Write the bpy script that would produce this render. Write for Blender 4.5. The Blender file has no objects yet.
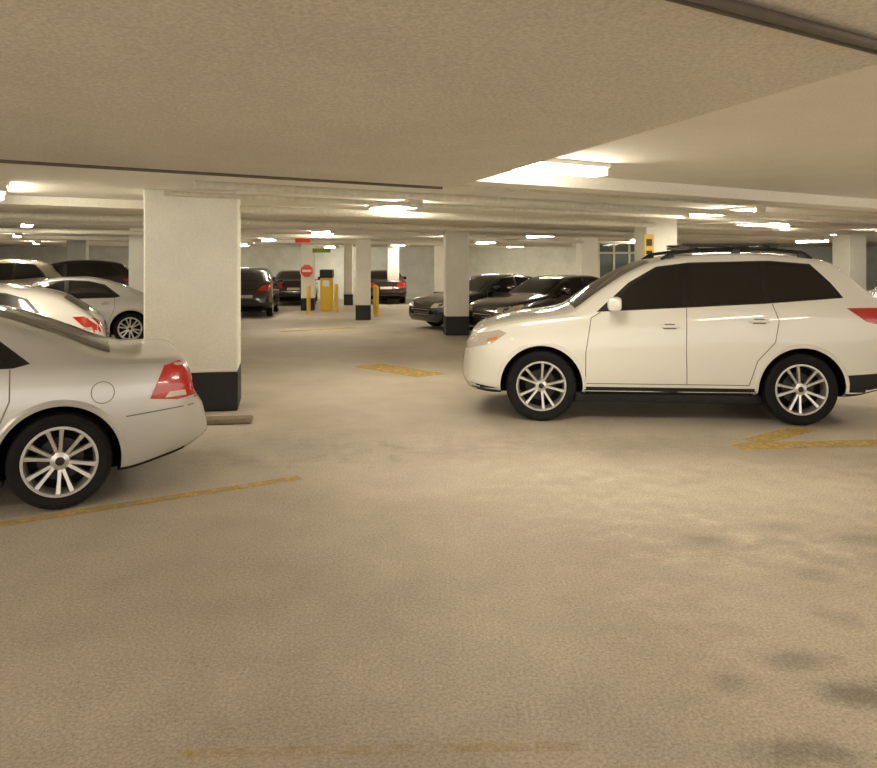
import bpy, bmesh, math, random
from mathutils import Vector, Matrix
from mathutils.bvhtree import BVHTree
random.seed(4)
scene = bpy.context.scene
scene.view_settings.view_transform = 'Standard'
COL = scene.collection
R31 = math.radians(31)

# ------------------------------------------------------------ materials
def srgb(r, g, b):
    f = lambda c: (c/255/12.92) if c/255 <= .04045 else ((c/255+.055)/1.055)**2.4
    return (f(r), f(g), f(b), 1)

def mat(name, col, rough=.5, metal=0, coat=0, emis=None, estr=0, noise=0, nscale=20, spec=.5):
    m = bpy.data.materials.new(name); m.use_nodes = True
    nt = m.node_tree; b = nt.nodes['Principled BSDF']
    b.inputs['Base Color'].default_value = col
    b.inputs['Roughness'].default_value = rough
    b.inputs['Metallic'].default_value = metal
    b.inputs['Coat Weight'].default_value = coat
    b.inputs['Specular IOR Level'].default_value = spec
    if emis:
        b.inputs['Emission Color'].default_value = emis
        b.inputs['Emission Strength'].default_value = estr
    tc = nt.nodes.new('ShaderNodeTexCoord'); n = nt.nodes.new('ShaderNodeTexNoise')
    n.inputs['Scale'].default_value = nscale; n.inputs['Detail'].default_value = 5
    nt.links.new(tc.outputs['Object'], n.inputs['Vector'])
    hs = nt.nodes.new('ShaderNodeMixRGB'); hs.blend_type = 'MULTIPLY'; hs.inputs[0].default_value = 1
    mr = nt.nodes.new('ShaderNodeMapRange')
    mr.inputs['To Min'].default_value = 1-noise; mr.inputs['To Max'].default_value = 1+noise*.6
    mr.inputs['From Min'].default_value = .25; mr.inputs['From Max'].default_value = .75
    nt.links.new(n.outputs['Fac'], mr.inputs['Value'])
    hs.inputs[1].default_value = col
    nt.links.new(mr.outputs[0], hs.inputs[2]); nt.links.new(hs.outputs[0], b.inputs['Base Color'])
    return m

def concrete(name, c1, c2, big=.5, grain=.12, rough=.75, stains_and_shade=(), gscale=90, mott=.07):
    m = bpy.data.materials.new(name); m.use_nodes = True
    nt = m.node_tree; b = nt.nodes['Principled BSDF']; L = nt.links.new
    b.inputs['Roughness'].default_value = rough
    b.inputs['Specular IOR Level'].default_value = .3
    tc = nt.nodes.new('ShaderNodeTexCoord')
    def noise(s, d=5, r=.6, vec=None):
        n = nt.nodes.new('ShaderNodeTexNoise'); n.inputs['Scale'].default_value = s
        n.inputs['Detail'].default_value = d; n.inputs['Roughness'].default_value = r
        L(vec or tc.outputs['Object'], n.inputs['Vector']); return n
    def rng(src, a, bb, c, d):
        r = nt.nodes.new('ShaderNodeMapRange')
        for k, v in zip(('From Min', 'From Max', 'To Min', 'To Max'), (a, bb, c, d)): r.inputs[k].default_value = v
        L(src, r.inputs['Value']); return r.outputs[0]
    n1 = noise(big, 6)
    mix = nt.nodes.new('ShaderNodeMixRGB'); mix.inputs[1].default_value = c1; mix.inputs[2].default_value = c2
    L(rng(n1.outputs['Fac'], .35, .65, 0, 1), mix.inputs[0])
    n2 = noise(gscale, 3, .85)
    m2 = nt.nodes.new('ShaderNodeMixRGB'); m2.blend_type = 'MULTIPLY'; m2.inputs[0].default_value = 1
    L(mix.outputs[0], m2.inputs[1]); L(rng(n2.outputs['Fac'], .35, .65, 1-grain, 1+grain), m2.inputs[2])
    n3 = noise(2.2, 7, .65)
    m3 = nt.nodes.new('ShaderNodeMixRGB'); m3.blend_type = 'MULTIPLY'; m3.inputs[0].default_value = 1
    L(m2.outputs[0], m3.inputs[1]); L(rng(n3.outputs['Fac'], .35, .65, 1-mott, 1+mott), m3.inputs[2])
    out = m3.outputs[0]
    if stains_and_shade:
        nd = noise(4.5, 5, .7)
        sep = nt.nodes.new('ShaderNodeSeparateXYZ'); L(tc.outputs['Object'], sep.inputs[0])
        def math_(op, a, bb):
            q = nt.nodes.new('ShaderNodeMath'); q.operation = op
            for i, v in enumerate((a, bb)):
                if isinstance(v, (int, float)): q.inputs[i].default_value = v
                elif v is not None: L(v, q.inputs[i])
            return q.outputs[0]
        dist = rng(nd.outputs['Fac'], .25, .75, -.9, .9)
        for (sx, sy, rx, ry, dark) in stains_and_shade:
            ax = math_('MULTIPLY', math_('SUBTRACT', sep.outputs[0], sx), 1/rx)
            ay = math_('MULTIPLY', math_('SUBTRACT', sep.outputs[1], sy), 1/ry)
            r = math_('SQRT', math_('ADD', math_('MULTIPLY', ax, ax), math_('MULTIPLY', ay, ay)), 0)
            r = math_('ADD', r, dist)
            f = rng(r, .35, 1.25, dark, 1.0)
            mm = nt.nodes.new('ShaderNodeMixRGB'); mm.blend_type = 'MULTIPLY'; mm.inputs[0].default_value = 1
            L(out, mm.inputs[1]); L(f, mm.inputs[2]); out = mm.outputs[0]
    L(out, b.inputs['Base Color'])
    bp = nt.nodes.new('ShaderNodeBump'); bp.inputs['Strength'].default_value = .1; bp.inputs['Distance'].default_value = .01
    L(n2.outputs['Fac'], bp.inputs['Height']); L(bp.outputs[0], b.inputs['Normal'])
    return m

STAINS_AND_SHADE = [(1.64, 4.62, .17, .13, .72), (2.18, 4.85, .2, .12, .78), (2.62, 4.62, .2, .12, .72), (1.55, 3.22, .16, .09, .68),
          (1.68, 2.96, .2, .12, .52), (1.28, 2.62, .2, .09, .64), (1.2, 3.06, .1, .08, .76), (2.05, 4.1, .12, .1, .78), (1.95, 3.6, .12, .1, .8),
          (2.6, 5.6, 1.7, 1.1, 1.22), (1.9, 3.6, .9, 1.1, 1.18), (-.3, 2.5, 1.8, .6, .92), (-1.6, 6.9, .9, .6, .82), (1.6, 6.9, 1.9, .5, .82), (-.6, 4.3, 1.0, .8, .95)]  # wide light and dark patches; one paints the shade in front of the SUV
M_floor = concrete('floor_concrete', srgb(180, 169, 153), srgb(201, 191, 175), .42, .30, .62, STAINS_AND_SHADE, 68, .06)
M_ceil = concrete('ceiling_concrete', srgb(236, 231, 219), srgb(242, 237, 225), .3, .08, .9, (), 60, .02)
M_slab = concrete('slab_concrete', srgb(216, 209, 196), srgb(226, 219, 206), .5, .16, .9, (), 60, .03)
M_wall = concrete('wall_paint', srgb(238, 240, 230), srgb(244, 245, 236), .4, .04, .8)
M_colw = concrete('column_white_paint', srgb(242, 239, 226), srgb(247, 244, 232), .8, .07, .6, (), 60, .03)
M_colb = mat('column_black_paint', srgb(30, 30, 34), .55, noise=.3)
M_pipe = mat('pipe_paint', srgb(225, 220, 203), .5, noise=.15)
M_pipe_d = mat('pipe_dark', srgb(96, 86, 78), .5, noise=.2)
M_tube = mat('lamp_diffuser', srgb(255, 240, 200), .4, emis=(1, .915, .745, 1), estr=66)
M_lampcase = mat('lamp_housing', srgb(235, 230, 214), .5)
M_tyre = mat('tyre_rubber', srgb(26, 25, 25), .85, noise=.2, spec=.3)
M_rim = mat('alloy_rim', srgb(215, 212, 205), .28, .75)
M_dark = mat('dark_cavity', srgb(12, 11, 11), .85, spec=.2)
M_disc = mat('brake_disc', srgb(60, 58, 56), .4, .8)
M_glass = mat('tinted_glass', srgb(24, 22, 21), .06, spec=.6)
M_blackt = mat('black_trim', srgb(20, 19, 19), .35)
M_clad = mat('grey_cladding', srgb(28, 26, 26), .6)
M_seam = mat('panel_seam', srgb(125, 117, 105), .7)
M_red = mat('tail_lamp_red', srgb(196, 44, 28), .15, coat=1)
M_lens = mat('lamp_lens_clear', srgb(225, 215, 200), .08, .3, coat=1)
M_amber = mat('lamp_amber', srgb(220, 140, 80), .15)
M_chrome = mat('chrome', srgb(225, 222, 215), .12, 1)
M_bracket = mat('sign_red', srgb(205, 60, 40), .4, emis=srgb(205, 40, 30), estr=.25)
M_signw = mat('sign_white', srgb(235, 235, 225), .4)
M_signy = mat('sign_yellow', srgb(225, 185, 60), .4)
M_signg = mat('sign_green', srgb(120, 140, 60), .4)
P_white = mat('paint_pearl_white', srgb(241, 238, 228), .28, 0, 1)
P_silver = mat('paint_silver', srgb(203, 201, 196), .34, .45, 1)
P_black = mat('paint_black', srgb(26, 25, 29), .2, 0, 1)
P_char = mat('paint_charcoal', srgb(52, 42, 42), .22, .3, 1)
P_beige = mat('paint_champagne', srgb(165, 155, 135), .3, .5, 1)
P_red = mat('paint_red', srgb(150, 46, 38), .25, 0, 1)

def worn(name, lo, hi, col, amax=1.0, sc=9):
    m = bpy.data.materials.new(name); m.use_nodes = True
    nt = m.node_tree; b = nt.nodes['Principled BSDF']; L = nt.links.new
    tc = nt.nodes.new('ShaderNodeTexCoord'); n = nt.nodes.new('ShaderNodeTexNoise')
    n.inputs['Scale'].default_value = sc; n.inputs['Detail'].default_value = 9; n.inputs['Roughness'].default_value = .8
    L(tc.outputs['Object'], n.inputs['Vector'])
    r = nt.nodes.new('ShaderNodeMapRange')
    r.inputs['From Min'].default_value = lo; r.inputs['From Max'].default_value = hi; r.inputs['To Max'].default_value = amax
    L(n.outputs['Fac'], r.inputs['Value'])
    tr = nt.nodes.new('ShaderNodeBsdfTransparent'); mx = nt.nodes.new('ShaderNodeMixShader')
    b.inputs['Base Color'].default_value = col; b.inputs['Roughness'].default_value = .7
    L(r.outputs[0], mx.inputs[0]); L(tr.outputs[0], mx.inputs[1]); L(b.outputs[0], mx.inputs[2])
    L(mx.outputs[0], nt.nodes['Material Output'].inputs['Surface'])
    return m
M_yel = worn('worn_yellow_paint', .34, .62, srgb(228, 192, 98))
M_yel1 = worn('faded_yellow_paint', .32, .66, srgb(224, 188, 100), .95)
M_yel2 = worn('very_worn_yellow_paint', .42, .85, srgb(218, 186, 108))

# ------------------------------------------------------------ mesh helpers
def new_obj(name, bm, mats, parent=None, smooth=None):
    me = bpy.data.meshes.new(name); bm.to_mesh(me); bm.free()
    for m in mats: me.materials.append(m)
    if smooth is not None:
        for p in me.polygons: p.use_smooth = True
        me.set_sharp_from_angle(angle=math.radians(smooth))
    o = bpy.data.objects.new(name, me); COL.objects.link(o)
    if parent: o.parent = parent
    return o

def box(bm, c, s, rot=None, mi=0, bevel=0):
    r = bmesh.ops.create_cube(bm, size=1)
    vs = r['verts']
    for v in vs: v.co = Vector((v.co.x*s[0], v.co.y*s[1], v.co.z*s[2]))
    fs = set(f for v in vs for f in v.link_faces)
    for f in fs: f.material_index = mi
    if bevel:
        es = set(e for v in vs for e in v.link_edges)
        rb = bmesh.ops.bevel(bm, geom=list(es), offset=bevel, segments=2, affect='EDGES', profile=.5)
        vs = list(set(v for f in rb['faces'] for v in f.verts) | set(v for v in vs if v.is_valid))
        for f in set(f for v in vs for f in v.link_faces): f.material_index = mi
    M = Matrix.Translation(c) @ (rot.to_4x4() if rot else Matrix.Identity(4))
    for v in vs: v.co = M @ v.co
    return vs

def prism(bm, pts, z0, z1, mi=0):
    a = [bm.verts.new((x, y, z0)) for x, y in pts]; b = [bm.verts.new((x, y, z1)) for x, y in pts]
    n = len(pts); fs = [bm.faces.new(a[::-1]), bm.faces.new(b)]
    for i in range(n): fs.append(bm.faces.new((a[i], a[(i+1) % n], b[(i+1) % n], b[i])))
    for f in fs: f.material_index = mi

def lathe(bm, prof, seg=40, mi=0, M=None, close=False):
    rings = []
    for r, y in prof:
        ring = []
        for i in range(seg):
            a = 2*math.pi*i/seg
            p = Vector((r*math.cos(a), y, r*math.sin(a)))
            ring.append(bm.verts.new(M @ p if M else p))
        rings.append(ring)
    for k in range(len(rings)-1):
        for i in range(seg):
            f = bm.faces.new((rings[k][i], rings[k][(i+1) % seg], rings[k+1][(i+1) % seg], rings[k+1][i])); f.material_index = mi
    if close:
        f = bm.faces.new(rings[0]); f.material_index = mi
        f = bm.faces.new(rings[-1]); f.material_index = mi

def pipe(bm, a, b, r, mi=0, seg=10):
    a = Vector(a); b = Vector(b); d = b-a; q = Vector((0, 1, 0)).rotation_difference(d.normalized())
    M = Matrix.Translation(a) @ q.to_matrix().to_4x4()
    lathe(bm, [(r, 0), (r, d.length)], seg, mi, M, True)

def interp(tab, x):
    if x <= tab[0][0]: return tab[0][1]
    if x >= tab[-1][0]: return tab[-1][1]
    n = len(tab)
    for i in range(n-1):
        if tab[i][0] <= x <= tab[i+1][0]:
            x0, y0 = tab[i]; x1, y1 = tab[i+1]; h = x1-x0
            def slope(j):
                if j <= 0 or j >= n-1:
                    j = max(0, min(n-2, j)); return (tab[j+1][1]-tab[j][1])/(tab[j+1][0]-tab[j][0])
                a = (tab[j][1]-tab[j-1][1])/(tab[j][0]-tab[j-1][0]); b = (tab[j+1][1]-tab[j][1])/(tab[j+1][0]-tab[j][0])
                if a*b <= 0: return 0
                return 2*a*b/(a+b)
            m0, m1 = slope(i), slope(i+1); t = (x-x0)/h
            return ((2*t**3-3*t**2+1)*y0+(t**3-2*t**2+t)*h*m0+(-2*t**3+3*t**2)*y1+(t**3-t**2)*h*m1)

# ------------------------------------------------------------ cars
SPEC = {}
SPEC['suv'] = dict(L=4.66, W=.94, fa=.87, ra=3.58, R=.38, rr=.265, arch=.065, spokes=5, pair=True,
    zt=[(0, .62), (.03, .78), (.10, .92), (.25, 1.02), (.6, 1.11), (1.0, 1.165), (1.17, 1.20), (1.5, 1.42), (1.9, 1.66), (2.15, 1.755), (2.6, 1.825), (3.1, 1.84), (3.7, 1.79), (3.98, 1.73), (4.07, 1.66), (4.32, 1.42), (4.44, 1.28), (4.53, 1.12), (4.60, .98), (4.66, .74)],
    belt=[(0, 1.0), (1.0, 1.10), (2, 1.20), (3, 1.27), (4, 1.335), (4.66, 1.30)],
    zb=[(0, .42), (.1, .32), (.4, .28), (4.1, .29), (4.4, .35), (4.66, .46)],
    wf=[(0, .55), (.03, .70), (.08, .81), (.18, .90), (.35, .96), (.7, 1.0), (4.0, 1.0), (4.3, .97), (4.5, .92), (4.60, .84), (4.66, .70)],
    glass_back=[(1.46, 1.185), (2.4, 1.235), (3.2, 1.28), (4.00, 1.345), (3.90, 1.50), (3.72, 1.70), (3.3, 1.735), (2.46, 1.715), (2.12, 1.67), (1.82, 1.50)],
    panes=[[(1.58, 1.205), (2.36, 1.248), (2.36, 1.69), (2.15, 1.65), (1.85, 1.48)],
           [(2.44, 1.253), (3.20, 1.295), (3.20, 1.718), (2.44, 1.695)],
           [(3.27, 1.300), (3.94, 1.358), (3.85, 1.50), (3.69, 1.68), (3.27, 1.715)]],
    ws=[(1.24, -.70), (1.24, .70), (2.08, .56), (2.08, -.56)], rw=[(4.09, -.55), (4.09, .55), (4.40, .62), (4.40, -.62)],
    seams=[[(1.34, .42), (1.34, .75), (1.40, 1.12), (1.5, 1.18)], [(2.40, .42), (2.39, .8), (2.40, 1.23)], [(1.34, .42), (3.04, .42)], [(3.04, .42), (3.12, .68), (3.30, .88), (3.34, 1.1), (3.28, 1.28)]],
    handles=[(2.22, 1.04), (3.14, 1.10)], head=[(.10, .78), (.34, .84), (.50, .95), (.42, .985), (.18, .94), (.08, .87)],
    headf=[(.42, .74), (.80, .78), (.82, .92), (.50, .86)],
    tail=[(4.02, 1.24), (4.42, 1.245), (4.54, 1.06), (4.42, 1.05), (4.22, 1.10)],
    tailr=[(.42, 1.0), (.84, .98), (.84, 1.24), (.60, 1.18)], fuel=None,
    mirror=(1.62, 1.22), clad=[(1.33, .285), (3.12, .285), (3.12, .385), (1.33, .385)],
    clad2=[(4.02, .30), (4.58, .44), (4.64, .58), (4.02, .54)], clad3=[(.05, .35), (.40, .29), (.41, .35), (.05, .41)], rack=True, belly=.19)
SPEC['sedan'] = dict(L=4.68, W=.915, fa=.95, ra=3.68, R=.335, rr=.24, arch=.06, spokes=6, pair=True,
    zt=[(0, .52), (.03, .63), (.12, .74), (.5, .86), (1.0, .94), (1.25, .985), (1.6, 1.16), (2.05, 1.375), (2.4, 1.425), (2.8, 1.43), (3.2, 1.37), (3.6, 1.235), (3.98, 1.07), (4.10, 1.035), (4.3, 1.03), (4.47, 1.025), (4.53, 1.0), (4.565, .88), (4.59, .74), (4.64, .69), (4.68, .58)],
    belt=[(0, .8), (1, .90), (2, .96), (3.5, .985), (4.1, .975), (4.7, .95)],
    zb=[(0, .32), (.1, .22), (.4, .2), (4.05, .2), (4.4, .27), (4.58, .33), (4.68, .40)],
    wf=[(0, .60), (.03, .74), (.08, .83), (.18, .90), (.35, .96), (.8, 1.0), (4.0, 1.0), (4.3, .975), (4.48, .94), (4.58, .885), (4.64, .84), (4.68, .76)],
    glass_back=[(1.42, .965), (3.4, .995), (3.50, 1.02), (3.20, 1.27), (2.9, 1.345), (2.5, 1.37), (2.05, 1.335), (1.72, 1.17)],
    panes=[[(1.52, .985), (2.44, .985), (2.44, 1.35), (2.1, 1.32), (1.75, 1.16)], [(2.52, .985), (3.36, 1.01), (3.44, 1.03), (3.16, 1.25), (2.88, 1.33), (2.52, 1.35)]],
    ws=[(1.30, -.70), (1.30, .70), (2.12, .56), (2.12, -.56)], rw=[(3.22, -.55), (3.22, .55), (4.00, .66), (4.00, -.66)],
    seams=[[(1.45, .30), (1.42, .7), (1.5, .97)], [(2.47, .30), (2.47, .98)], [(1.45, .30), (3.2, .30)], [(3.2, .30), (3.31, .60), (3.38, .78), (3.38, .99)], [(4.10, .62), (4.42, .65), (4.57, .66)]],
    handles=[(2.30, .86), (3.20, .89)], head=[(.10, .60), (.34, .64), (.55, .74), (.50, .78), (.2, .74), (.08, .67)],
    headf=[(.40, .58), (.80, .60), (.8, .72), (.5, .70)],
    tail=[(4.36, .96), (4.47, .985), (4.545, .87), (4.575, .73), (4.45, .71), (4.26, .73)],
    tailr=[(.42, .70), (.80, .70), (.80, .93), (.48, .93)], fuel=(3.95, .80),
    mirror=(1.66, 1.0), clad=None, clad2=None, clad3=None, rack=False, belly=.16)
SPEC['hatch'] = dict(L=4.2, W=.88, fa=.85, ra=3.4, R=.31, rr=.22, arch=.05, spokes=5, pair=False,
    zt=[(0, .52), (.03, .63), (.12, .76), (.5, .9), (.9, .98), (1.1, 1.03), (1.5, 1.24), (1.9, 1.38), (2.3, 1.43), (2.8, 1.43), (3.3, 1.37), (3.6, 1.29), (3.75, 1.20), (3.95, 1.06), (4.1, .93), (4.16, .8), (4.2, .6)],
    belt=[(0, .85), (1, .93), (2, .98), (3.5, 1.02), (4.2, 1.0)],
    zb=[(0, .32), (.1, .22), (.4, .2), (3.8, .2), (4.0, .26), (4.2, .38)],
    wf=[(0, .60), (.03, .74), (.08, .83), (.18, .90), (.35, .96), (.8, 1.0), (3.5, 1.0), (3.8, .96), (4.0, .91), (4.13, .83), (4.2, .70)],
    glass_back=[(1.35, .995), (3.2, 1.03), (3.4, 1.06), (3.25, 1.24), (3.0, 1.32), (2.4, 1.37), (1.95, 1.34), (1.65, 1.22)],
    panes=[[(1.45, 1.01), (2.3, 1.02), (2.3, 1.355), (1.98, 1.33), (1.68, 1.2)], [(2.37, 1.025), (3.18, 1.045), (3.34, 1.07), (3.21, 1.225), (2.98, 1.305), (2.37, 1.355)]],
    ws=[(1.15, -.66), (1.15, .66), (1.95, .54), (1.95, -.54)], rw=[(3.66, -.55), (3.66, .55), (3.95, .6), (3.95, -.6)],
    seams=[[(1.35, .30), (1.33, .7), (1.4, .99)], [(2.33, .30), (2.33, 1.01)], [(1.35, .30), (2.95, .30)]],
    handles=[(2.15, .9), (3.1, .92)], head=[(.10, .60), (.34, .66), (.55, .80), (.50, .83), (.2, .76), (.08, .67)],
    headf=[(.40, .58), (.76, .60), (.76, .72), (.5, .70)],
    tail=[(3.78, 1.0), (3.92, 1.0), (4.08, .88), (4.08, .80), (3.92, .86)],
    tailr=[(.55, .78), (.78, .78), (.78, .98), (.6, .96)], fuel=None,
    mirror=(1.6, 1.02), clad=None, clad2=None, clad3=None, rack=False, belly=.16)

def section(S, u):
    zt = interp(S['zt'], u); zb = interp(S['zb'], u); w = S['W']*interp(S['wf'], u)
    zs = min(interp(S['belt'], u), zt-.06)
    h = zt-zs; H = zs-zb
    wr = .955*w-.045-.30*h
    e = min(.055, .45*h)
    cp = [(0, zb), (.80*w, zb), (.94*w, zb+.05*min(1, H/.4)), (.985*w, zb+.22*H), (1.0*w, zb+.52*H), (.99*w, zb+.80*H), (.955*w, zs),
          ((.955*w+wr)/2+.006, (zs+zt-e)/2), (wr, zt-e), (wr*.78, zt-e*.25), (wr*.4, zt), (0, zt+.004)]
    pts = []
    n = len(cp)
    sub = [2, 2, 2, 3, 3, 3, 3, 3, 3, 2, 2]
    for i in range(n-1):
        p0 = Vector(cp[i-1]) if i > 0 else Vector((-cp[1][0], cp[1][1])); p1 = Vector(cp[i]); p2 = Vector(cp[i+1])
        p3 = Vector(cp[i+2]) if i+2 < n else Vector((-cp[n-2][0], cp[n-2][1]))
        for k in range(sub[i]):
            t = k/sub[i]; tau = .35
            m1 = (p2-p0)*tau; m2 = (p3-p1)*tau
            if i in (0, 1): q = p1.lerp(p2, t)
            else: q = (2*t**3-3*t**2+1)*p1+(t**3-2*t**2+t)*m1+(-2*t**3+3*t**2)*p2+(t**3-t**2)*m2
            pts.append((q.x, q.y))
    pts.append(cp[-1])
    return pts

def make_wheel(S, key):
    bm = bmesh.new(); R, rr = S['R'], S['rr']
    lathe(bm, [(rr, -.098), (rr+.02, -.108), (R-.04, -.118), (R-.012, -.105), (R, -.075), (R+.0, .075), (R-.012, .105), (R-.04, .118), (rr, .1)], 48, 0)
    lathe(bm, [(rr+.003, -.1), (rr+.004, -.108), (rr-.014, -.108), (rr-.022, -.09), (rr-.03, -.03), (rr-.03, .1)], 48, 1)
    lathe(bm, [(rr-.03, .02), (.001, .02)], 40, 2)
    lathe(bm, [(rr*.62, -.0), (rr*.62, .02)], 40, 3); lathe(bm, [(rr*.62, 0), (.001, 0)], 40, 3)
    lathe(bm, [(.03, -.088), (.06, -.08), (.068, -.06), (.068, 0)], 24, 1); lathe(bm, [(.03, -.088), (.001, -.09)], 24, 3)
    def spoke(a0, a1):
        w0, w1 = .015, .015
        p0 = Vector((math.cos(a0)*.05, 0, math.sin(a0)*.05)); p1 = Vector((math.cos(a1)*(rr-.008), 0, math.sin(a1)*(rr-.008)))
        d = (p1-p0).normalized(); s = Vector((-d.z, 0, d.x))
        vs = []
        for p, w, y in ((p0, w0, -.078), (p0.lerp(p1, .5), .0135, -.09), (p1, w1*1.25, -.102)):
            vs.append([bm.verts.new(p+s*w+Vector((0, y+.03, 0))), bm.verts.new(p+s*w*.8+Vector((0, y, 0))), bm.verts.new(p-s*w*.8+Vector((0, y, 0))), bm.verts.new(p-s*w+Vector((0, y+.03, 0)))])
        for k in range(2):
            for j in range(4):
                f = bm.faces.new((vs[k][j], vs[k][(j+1) % 4], vs[k+1][(j+1) % 4], vs[k+1][j])); f.material_index = 1
    n = S['spokes']
    for i in range(n):
        a = 2*math.pi*i/n+math.pi/2
        if S['pair']:
            spoke(a-.16, a-.20*(1 if n > 5 else 1.15)); spoke(a+.16, a+.20*(1 if n > 5 else 1.15))
        else:
            spoke(a-.05, a-.06); spoke(a+.05, a+.06)
    bmesh.ops.recalc_face_normals(bm, faces=bm.faces)
    me = bpy.data.meshes.new('wheel_'+key); bm.to_mesh(me); bm.free()
    for m in (M_tyre, M_rim, M_dark, M_disc): me.materials.append(m)
    for p in me.polygons: p.use_smooth = True
    me.set_sharp_from_angle(angle=math.radians(35))
    return me

CACHE = {}
def build_type(kind):
    S = SPEC[kind]; L = S['L']; AR = S['arch']
    us = []
    nst = 84
    for i in range(nst+1):
        t = i/nst
        us.append(L*(.5-.5*math.cos(math.pi*t))*.45+L*t*.55)
    bm = bmesh.new(); rings = []
    for u in us:
        half = section(S, u)
        ring = [(y, z) for y, z in half] + [(-y, z) for y, z in half[-2:0:-1]]
        rings.append([bm.verts.new((u, y, z)) for y, z in ring])
    n = len(rings[0])
    for a, b in zip(rings, rings[1:]):
        for i in range(n): bm.faces.new((a[i], a[(i+1) % n], b[(i+1) % n], b[i]))
    bm.faces.new(rings[0][::-1]); bm.faces.new(rings[-1])
    bmesh.ops.recalc_face_normals(bm, faces=bm.faces)
    bvh = BVHTree.FromBMesh(bm)
    me = bpy.data.meshes.new('tmpbody'); bm.to_mesh(me); bm.free()
    me.materials.append(P_white); me.materials.append(M_dark)
    body = bpy.data.objects.new('tmpbody', me); COL.objects.link(body)
    cb = bmesh.new()
    for ux in (S['fa'], S['ra']):
        for s in (-1, 1):
            r = S['R']+AR
            lathe(cb, [(r, s*(S['W']-.30)), (r, s*(S['W']+.2))], 48, 1, Matrix.Translation((ux, 0, S['R'])), True)
    bmesh.ops.recalc_face_normals(cb, faces=cb.faces)
    cme = bpy.data.meshes.new('cut'); cb.to_mesh(cme); cb.free(); cme.materials.append(P_white); cme.materials.append(M_dark)
    cut = bpy.data.objects.new('cut', cme); COL.objects.link(cut)
    md = body.modifiers.new('b', 'BOOLEAN'); md.operation = 'DIFFERENCE'; md.object = cut; md.solver = 'EXACT'
    bpy.context.view_layer.update()
    dg = bpy.context.evaluated_depsgraph_get()
    bme = bpy.data.meshes.new_from_object(body.evaluated_get(dg))
    bpy.data.objects.remove(body); bpy.data.objects.remove(cut)
    for p in bme.polygons:
        p.use_smooth = True
        if p.normal.z < -.85 and p.center.z < .5: p.material_index = 1
    bme.set_sharp_from_angle(angle=math.radians(38))
    tm = bmesh.new()
    MI = {k: i for i, k in enumerate(['glass', 'black', 'clad', 'seam', 'red', 'lens', 'amber', 'chrome', 'paint'])}
    def decal(poly, mode, off, mk, s=-1, step=.06):
        b2 = bmesh.new(); f = b2.faces.new([b2.verts.new((p[0], p[1], 0)) for p in poly])
        bmesh.ops.triangulate(b2, faces=[f])
        for ax in (0, 1):
            lo = min(p[ax] for p in poly); hi = max(p[ax] for p in poly); c = lo+step
            while c < hi:
                no = Vector((1, 0, 0)) if ax == 0 else Vector((0, 1, 0))
                bmesh.ops.bisect_plane(b2, geom=b2.verts[:]+b2.edges[:]+b2.faces[:], plane_co=no*c, plane_no=no); c += step
        dead = []
        for v in b2.verts:
            a, c = v.co.x, v.co.y
            if mode == 'side': o, d = Vector((a, s*3, c)), Vector((0, -s, 0))
            elif mode == 'front': o, d = Vector((-2, a, c)), Vector((1, 0, 0))
            elif mode == 'rear': o, d = Vector((L+2, a, c)), Vector((-1, 0, 0))
            else: o, d = Vector((a, c, 4)), Vector((0, 0, -1))
            loc, nor, idx, dist = bvh.ray_cast(o, d)
            if loc is None: dead.append(v); continue
            if nor.dot(d) > 0: nor = -nor
            v.co = loc+nor*off
        if dead: bmesh.ops.delete(b2, geom=dead, context='VERTS')
        vm = {}
        for v in b2.verts: vm[v] = tm.verts.new(v.co)
        for f in b2.faces:
            try: nf = tm.faces.new([vm[v] for v in f.verts]); nf.material_index = MI[mk]
            except ValueError: pass
        b2.free()
    def strip(pts, w, mode, off, mk, s=-1):
        for p, q in zip(pts, pts[1:]):
            p, q = Vector(p), Vector(q); d = (q-p).normalized(); nn = Vector((-d.y, d.x))*w/2
            decal([tuple(p+nn), tuple(q+nn), tuple(q-nn), tuple(p-nn)], mode, off, mk, s)
    for s in (-1, 1):
        decal(S['glass_back'], 'side', .002, 'black', s)
        for p in S['panes']: decal(p, 'side', .005, 'glass', s)
        for sm in S['seams']: strip(sm, .009, 'side', .0015, 'seam', s)
        decal(S['head'], 'side', .004, 'lens', s); decal(S['tail'], 'side', .004, 'red', s, .03)
        tl = S['tail']; cx = sum(p[0] for p in tl)/len(tl)+.02; cz = sum(p[1] for p in tl)/len(tl)-.05
        if kind != 'suv': decal([(cx-.10, cz-.05), (cx+.05, cz-.045), (cx+.04, cz-.005), (cx-.07, cz-.01)], 'side', .007, 'lens', s, .03)
        hx = S['head'][1]
        decal([(hx[0]-.06, hx[1]+.01), (hx[0]+.06, hx[1]+.045), (hx[0]+.05, hx[1]+.075), (hx[0]-.05, hx[1]+.05)], 'side', .007, 'amber', s)
        decal([(s*y, z) for y, z in S['headf']], 'front', .004, 'lens'); decal([(s*y, z) for y, z in S['tailr']], 'rear', .004, 'red')
        for k in ('clad', 'clad2', 'clad3'):
            if S[k]: decal(S[k], 'side', .004, 'clad', s)
        if S['fuel'] and s == -1:
            cx, cz = S['fuel']; pts = [(cx+.075*math.cos(a*math.pi/10), cz+.075*math.sin(a*math.pi/10)) for a in range(21)]
            strip(pts, .006, 'side', .0015, 'seam', s)
    decal(S['ws'], 'top', .004, 'glass'); decal(S['rw'], 'top', .004, 'glass')
    zf = S['zt'][0][1]
    decal([(-.34, zf-.16), (.34, zf-.16), (.40, zf+.06), (-.40, zf+.06)], 'front', .004, 'black')
    for k in range(3): decal([(-.36, zf-.12+k*.06), (.36, zf-.12+k*.06), (.36, zf-.105+k*.06), (-.36, zf-.105+k*.06)], 'front', .01, 'chrome')
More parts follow.
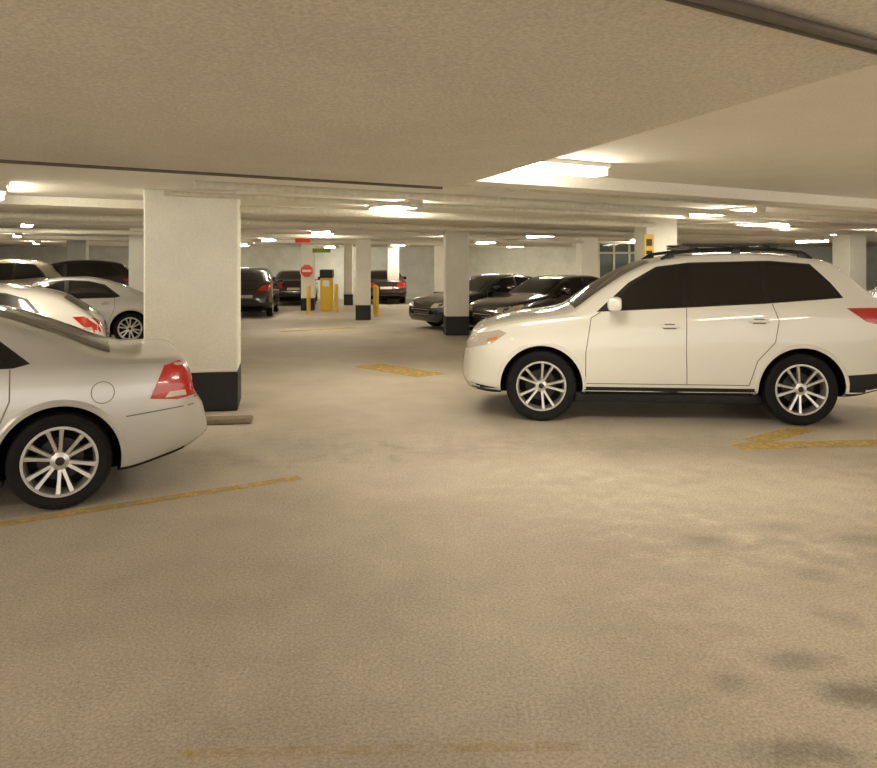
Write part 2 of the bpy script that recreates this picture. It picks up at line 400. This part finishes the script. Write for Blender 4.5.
    decal([(-.26, zf+.02+.1), (.26, zf+.12), (.26, zf+.22), (-.26, zf+.22)], 'rear', .006, 'lens')
    decal([(-.5, .42), (.5, .42), (.5, .49), (-.5, .49)], 'rear', .006, 'black')
    zz = interp(S['zb'], 2.0); bz = S['belly']  # dark underbody boxes, added to deepen the shade beneath the car
    box(tm, ((S['fa']+S['ra'])/2, 0, (bz+zz)/2+.01), (S['ra']-S['fa']-.7, 2*S['W']-.34, zz-bz+.02), None, MI['clad'], .02)
    for ux in (S['fa'], S['ra']): box(tm, (ux, 0, (bz+zz)/2+.04), (.45, 1.0, zz-bz+.1), None, MI['clad'], .02)
    for s in (-1, 1):
        for (hx, hz) in S['handles']:
            loc = bvh.ray_cast(Vector((hx, s*3, hz)), Vector((0, -s, 0)))[0]
            box(tm, (hx, loc.y+s*.028, hz), (.20, .022, .03), None, MI['paint'], .009)
            box(tm, (hx-.08, loc.y+s*.012, hz), (.02, .03, .02), None, MI['paint']); box(tm, (hx+.08, loc.y+s*.012, hz), (.02, .03, .02), None, MI['paint'])
            decal([(hx-.07, hz-.03), (hx+.07, hz-.03), (hx+.05, hz+.025), (hx-.05, hz+.025)], 'side', .002, 'seam', s)
        mx, mz = S['mirror']
        loc = bvh.ray_cast(Vector((mx, s*3, mz-.02)), Vector((0, -s, 0)))[0]
        box(tm, (mx, loc.y+s*.05, mz+.0), (.07, .14, .035), None, MI['black'], .01)
        box(tm, (mx+.01, loc.y+s*.17, mz+.06), (.15, .22, .15), Matrix.Rotation(s*.15, 3, 'Z'), MI['paint'], .045)
        box(tm, (mx+.083, loc.y+s*.17, mz+.06), (.01, .17, .10), Matrix.Rotation(s*.15, 3, 'Z'), MI['glass'], .003)
    def arc(ux):
        for s in (-1, 1):
            prev = None
            for k in range(0, 37):
                a = math.radians(-8+k*196/36); r = S['R']+AR
                pts = []
                for rr_, dy_ in ((r-.004, .004), (r+.022, .010), (r+.040, .001)):
                    x = ux+rr_*math.cos(a); z = S['R']+rr_*math.sin(a)
                    h = bvh.ray_cast(Vector((x, s*3, z)), Vector((0, -s, 0)))[0]
                    if h is None: pts = None; break
                    pts.append(tm.verts.new((x, h.y+s*dy_, z)))
                if prev and pts:
                    for j in range(2):
                        f = tm.faces.new((prev[j], pts[j], pts[j+1], prev[j+1])); f.material_index = MI['paint']
                prev = pts
    arc(S['fa']); arc(S['ra'])
    tme = bpy.data.meshes.new('trim_'+kind)
    tm.to_mesh(tme); tm.free()
    for p in tme.polygons: p.use_smooth = True
    tme.set_sharp_from_angle(angle=math.radians(35))
    rme = None
    if S['rack']:
        rb = bmesh.new()
        for s in (-1, 1):
            pts = []
            for u in (2.2, 2.3, 2.6, 3.0, 3.4, 3.70, 3.80):
                y = s*.58; z = bvh.ray_cast(Vector((u, y, 4)), Vector((0, 0, -1)))[0].z
                pts.append((u, y, z+(.0 if u in (2.2, 3.80) else .05)))
            for p, q in zip(pts, pts[1:]): pipe(rb, p, q, .020, 0)
            for u in (2.3, 3.0, 3.70):
                z = bvh.ray_cast(Vector((u, s*.58, 4)), Vector((0, 0, -1)))[0].z
                box(rb, (u, s*.58, z+.02), (.09, .03, .06), None, 0, .008)
        zc = bvh.ray_cast(Vector((3.0, 0, 4)), Vector((0, 0, -1)))[0].z
        for u in (2.55, 3.40):
            box(rb, (u, 0, zc+.045), (.08, 1.22, .03), None, 0, .008)
        for y in (-.42, .30):
            box(rb, (2.98, y, zc+.072), (1.05, .12, .025), None, 0, .008)
        bmesh.ops.recalc_face_normals(rb, faces=rb.faces)
        rme = bpy.data.meshes.new('rack'); rb.to_mesh(rme); rb.free(); rme.materials.append(M_blackt)
    CACHE[kind] = (bme, tme, make_wheel(S, kind), rme)

def car(name, kind, paint, loc, ang, rack=False, sc=1):
    S = SPEC[kind]
    if kind not in CACHE: build_type(kind)
    bme, tme, wme, rme = CACHE[kind]
    e = bpy.data.objects.new(name, None); COL.objects.link(e)
    e.location = (loc[0], loc[1], 0); e.rotation_euler = (0, 0, ang); e.scale = (sc, sc, sc)
    b = bme.copy(); b.materials[0] = paint
    o = bpy.data.objects.new('body', b); COL.objects.link(o); o.parent = e
    t = tme.copy()
    for m in (M_glass, M_blackt, M_clad, M_seam, M_red, M_lens, M_amber, M_chrome, paint): t.materials.append(m)
    o = bpy.data.objects.new('windows_lamps_trim', t); COL.objects.link(o); o.parent = e
    i = 0
    for ux in (S['fa'], S['ra']):
        for s in (-1, 1):
            i += 1
            w = bpy.data.objects.new('wheel_%d' % i, wme); COL.objects.link(w); w.parent = e
            w.location = (ux, s*(S['W']-.15), S['R']); w.rotation_euler = (0, .3*i, 0) if s < 0 else (0, .3*i, math.pi)
    if rack and rme:
        o = bpy.data.objects.new('roof_rack', rme); COL.objects.link(o); o.parent = e
    return e

def anchor(u, v, world, ang):
    c, s = math.cos(ang), math.sin(ang)
    return (world[0]-(u*c-v*s), world[1]-(u*s+v*c))

a = math.radians(-5.0)
car('white_suv', 'suv', P_white, anchor(.87, -.90, (1.11, 8.10), a), a, True)
a = math.radians(25)
car('silver_sedan', 'sedan', P_silver, anchor(3.68, -.87, (-2.61, 5.17), a), a)
a = math.radians(22)
car('white_hatchback', 'hatch', P_white, anchor(4.2, -.6, (-4.55, 10.3), a), a)
a = math.radians(24)
car('silver_sedan', 'sedan', P_silver, anchor(3.68, -.87, (-6.5, 15.8), a), a)
car('champagne_suv', 'suv', P_beige, anchor(4.6, -.9, (-10.1, 20.6), a), a)
car('grey_suv', 'suv', P_char, anchor(4.6, -.9, (-9.3, 23.6), a), a)
a = math.radians(-82)
car('black_suv', 'suv', P_black, anchor(4.66, 0, (-5.95, 22.8), a), a, sc=.86)
car('dark_sedan', 'sedan', P_black, anchor(4.6, 0, (-5.9, 30.5), a), a)
car('dark_sedan', 'sedan', P_char, anchor(4.6, 0, (-2.2, 31.5), a), a)
a = math.radians(33)
car('black_sedan', 'sedan', P_black, anchor(0, -.6, (-.12, 18.9), a), a)
car('black_sedan', 'sedan', P_char, anchor(0, -.6, (1.35, 17.0), a), a)
a = math.radians(-8)
car('red_suv', 'suv', P_red, anchor(0, -.6, (7.0, 13.4), a), a, sc=1)

# ------------------------------------------------------------ room shell
Y0, Y1 = -5, 37
bm = bmesh.new(); box(bm, (0, (Y0+Y1)/2, -.1), (60, Y1-Y0, .2)); new_obj('floor', bm, [M_floor])
CZ = 2.55
bm = bmesh.new(); box(bm, (0, (Y0+Y1)/2, CZ+.15), (60, Y1-Y0, .3)); new_obj('ceiling', bm, [M_ceil])
bm = bmesh.new(); box(bm, (0, 37.1, 1.275), (60, .2, 2.55)); new_obj('wall_back', bm, [M_wall])
bm = bmesh.new(); box(bm, (-30.1, (Y0+Y1)/2, 1.275), (.2, Y1-Y0, 2.55)); new_obj('wall_left', bm, [M_wall])
bm = bmesh.new(); box(bm, (30.1, (Y0+Y1)/2, 1.275), (.2, Y1-Y0, 2.55)); new_obj('wall_right', bm, [M_wall])

dx, dy = math.cos(R31), math.sin(R31); nx, ny = -dy, dx
def SN(s, n): return (s*dx+n*nx, s*dy+n*ny)
bm = bmesh.new()
prism(bm, [(.15, 6.62), (.15-22*dx, 6.62-22*dy), (4.47, -5), (1.48, 2.58)], 2.38, CZ)
bmesh.ops.recalc_face_normals(bm, faces=bm.faces)
new_obj('dropped_ceiling_slab', bm, [M_slab])
def bar(name, n, s0, s1, w, z0, z1, m):
    bm = bmesh.new()
    prism(bm, [SN(s0, n-w/2), SN(s1, n-w/2), SN(s1, n+w/2), SN(s0, n+w/2)], z0, z1)
    bmesh.ops.recalc_face_normals(bm, faces=bm.faces); return new_obj(name, bm, [m])
bar('ceiling_beam', 5.66, 3.6, 24, .35, 2.43, CZ, M_ceil)
for n in (10.9, 15.5, 20.5, 25.5):
    bar('ceiling_beam', n, -20, 22, .5, 2.44, CZ, M_ceil)
def pl(n, s0, s1, z, r, m=None):
    bm = bmesh.new(); pipe(bm, (0, 0, 0), (s1-s0, 0, 0), r, 0)
    o = new_obj('ceiling_pipe', bm, [m or M_pipe], None, 40)
    p = SN(s0, n); o.location = (p[0], p[1], z); o.rotation_euler = (0, 0, R31)
pl(5.60, -14, 3.4, 2.363, .012, M_pipe_d)
pl(1.25, -1, 9, 2.357, .016, M_pipe_d); pl(1.30, -1, 9, 2.362, .010, M_pipe_d)
for n, z, r in ((6.4, 2.50, .035), (6.95, 2.42, .04), (8.3, 2.45, .03), (9.2, 2.38, .05), (12.4, 2.4, .05), (18, 2.4, .05)):
    pl(n, 1.6 if n < 9.6 else -18, 20, z, r)

def column(x, y, w, d, rot, black=.45):
    bm = bmesh.new(); rm = Matrix.Rotation(rot, 3, 'Z')
    box(bm, (x, y, (black+CZ)/2), (w, d, CZ-black), rm, 0, .02)
    box(bm, (x, y, black/2), (w+.012, d+.012, black), rm, 1, .02)
    return new_obj('concrete_column', bm, [M_colw, M_colb])
column(-2.91, 8.95, 1.03, .75, math.radians(12), .45)
column(-7.0, 17.8, .6, .5, R31*.5)
column(-2.3, 22.9, .45, .45, .1)
column(.43, 18.1, .56, .5, .1)
column(-1.95, 32.2, .5, .5, .1)
column(-4.8, 27.6, .48, .48, .1)
column(4.75, 24, .55, .55, .1)
column(3.82, 13.2, .58, .5, .15)
column(.05, 34, .5, .5, 0)
column(-3.72, 31, .34, .34, 0)
column(11.5, 21, .6, .6, .3)
column(-12.5, 26, .6, .6, .3)
column(9.5, 31, .6, .6, .3)
bm = bmesh.new(); box(bm, (-2.3, 8.02, .03), (.6, .2, .06), Matrix.Rotation(.15, 3, 'Z'), 0, .02)
new_obj('wheel_stop', bm, [mat('kerb_brown', srgb(140, 124, 104), .8, noise=.3)])

# ------------------------------------------------------------ light fixtures
def lamp(x, y, ang=R31, z=CZ, ln=1.22):
    bm = bmesh.new(); rm = Matrix.Identity(3)
    box(bm, (0, 0, -.02), (ln+.04, .22, .04), rm, 0, .008)
    box(bm, (0, 0, -.07), (ln-.04, .17, .06), rm, 1, .02)
    for s in (-1, 1): box(bm, (s*ln/2, 0, -.06), (.03, .2, .09), rm, 0, .006)
    o = new_obj('fluorescent_light', bm, [M_lampcase, M_tube]); o.location = (x, y, z); o.rotation_euler = (0, 0, ang)
    return o
P = R31+math.pi/2
lamp(.86, 6.1)
for x, y in [(-.62, 10.5), (-4.85, 8.2), (-8.1, 14.8), (-15, 28), (-2.9, 19.0), (-1.6, 31), (2.9, 20.9), (4.4, 11.5),
      (6.6, 15.2), (-11.5, 20.5), (-5.5, 24.5), (6.8, 24.5), (1.8, 27.5), (-8, 31), (10.5, 18.9), (7.4, 8.3), (13, 26), (3.5, 33.5), (-13, 33), (-5, 35), (8.5, 35), (0, 23.5)]: lamp(x, y, P)  # rows nearest the back wall include lamps added to brighten it
for x, y in [(-2.2, -1.8), (-4.6, 1.9)]: lamp(x, y, z=2.38)
for x, y in [(4.3, 1.4), (6.2, -2.5)]: lamp(x, y)

# ------------------------------------------------------------ signs, bollards, lobby
def octagon(name, x, y, z, r):
    bm = bmesh.new()
    for rr_, yy, mi in ((r, 0, 1), (r*.88, -.006, 0)):
        vs = [bm.verts.new((x+rr_*math.cos(math.pi/8+i*math.pi/4), y+yy, z+rr_*math.sin(math.pi/8+i*math.pi/4))) for i in range(8)]
        f = bm.faces.new(vs); f.material_index = mi
    box(bm, (x, y-.008, z), (r*1.2, .004, r*.3), None, 1)
    return new_obj(name, bm, [M_bracket, M_signw])
octagon('stop_sign', -4.8, 27.33, 1.45, .27)
bm = bmesh.new(); box(bm, (3.62, 12.9, 2.0), (.17, .02, .42), None, 0, .005); box(bm, (3.62, 12.888, 2.07), (.10, .006, .12), None, 1); box(bm, (3.62, 12.888, 1.90), (.10, .006, .06), None, 1)
new_obj('yellow_warning_sign', bm, [M_signy, M_blackt])
bm = bmesh.new(); box(bm, (-3.8, 21, 2.38), (.42, .05, .16), None, 0, .01); box(bm, (-3.95, 21, 2.5), (.02, .02, .10), None, 1); box(bm, (-3.65, 21, 2.5), (.02, .02, .10), None, 1)
new_obj('exit_sign', bm, [M_bracket, M_signw])
bm = bmesh.new(); box(bm, (-3.9, 25, 2.15), (.6, .05, .14), None, 0, .01); box(bm, (-4.1, 25, 2.38), (.02, .02, .34), None, 1); box(bm, (-3.7, 25, 2.38), (.02, .02, .34), None, 1)
new_obj('direction_sign', bm, [M_signg, M_signw])
for x, y in ((-2.15, 25.5), (-2.0, 24.2), (-4.4, 25.4), (-3.6, 26.4)):
    bm = bmesh.new(); lathe(bm, [(.07, 0), (.07, .92), (.055, .98), (.02, 1.0)], 16, 0, Matrix.Translation((x, y, 0)) @ Matrix.Rotation(math.pi/2, 4, 'X'), True)
    new_obj('yellow_bollard', bm, [M_signy], None, 40)
bm = bmesh.new()
box(bm, (-4.05, 27.2, .6), (.42, .4, 1.2), None, 0, .03); box(bm, (-4.05, 27.2, 1.35), (.46, .44, .3), None, 1, .03); box(bm, (-4.05, 26.98, 1.0), (.24, .03, .22), None, 2, .01)
new_obj('ticket_machine', bm, [M_signy, M_blackt, M_signw])
bm = bmesh.new()
box(bm, (6.3, 27, 1.25), (2.2, .05, 2.4), None, 0)
for i in range(5): box(bm, (5.2+i*.55, 26.95, 1.27), (.07, .1, 2.54), None, 1)
for z in (.08, 1.1, 2.1, 2.5): box(bm, (6.3, 26.95, z), (2.2, .09, .07), None, 1)
new_obj('window_1', bm, [mat('lobby_glass', srgb(90, 100, 96), .08), M_pipe])

# ------------------------------------------------------------ floor paint
def stripe(name, p, q, w, z=.004, m=None):
    p, q = Vector(p), Vector(q); d = (q-p).normalized(); n = Vector((-d.y, d.x))*w/2
    bm = bmesh.new(); bm.faces.new([bm.verts.new((*c, z)) for c in (p-n, q-n, q+n, p+n)])
    return new_obj(name, bm, [m or M_yel])
stripe('parking_line', (-4.2, 4.08), (-1.10, 5.96), .12, .004, M_yel1)
stripe('parking_line', (2.75, 6.98), (5.6, 7.25), .26)
stripe('parking_line', (3.0, 7.15), (3.8, 7.75), .24, .0055)
stripe('parking_line', (-1.2, 12.6), (-.1, 11.4), .6)
stripe('parking_line', (-4.0, 18.8), (-2.2, 20.0), .3)
stripe('parking_line', (-.9, 2.60), (.5, 2.64), .05, .004, M_yel2)

# ------------------------------------------------------------ world, camera
w = bpy.data.worlds.new('world'); scene.world = w; w.use_nodes = True
w.node_tree.nodes['Background'].inputs[0].default_value = (1, .93, .84, 1)
w.node_tree.nodes['Background'].inputs[1].default_value = 1.9
cd = bpy.data.cameras.new('camera'); cam = bpy.data.objects.new('camera', cd); COL.objects.link(cam)
cam.location = (0, 0, 1.7); cam.rotation_euler = (math.pi/2, 0, 0)
cd.sensor_width = 36; cd.lens = 750/877*36; cd.shift_y = -120/877
cd.clip_start = .05
scene.camera = cam
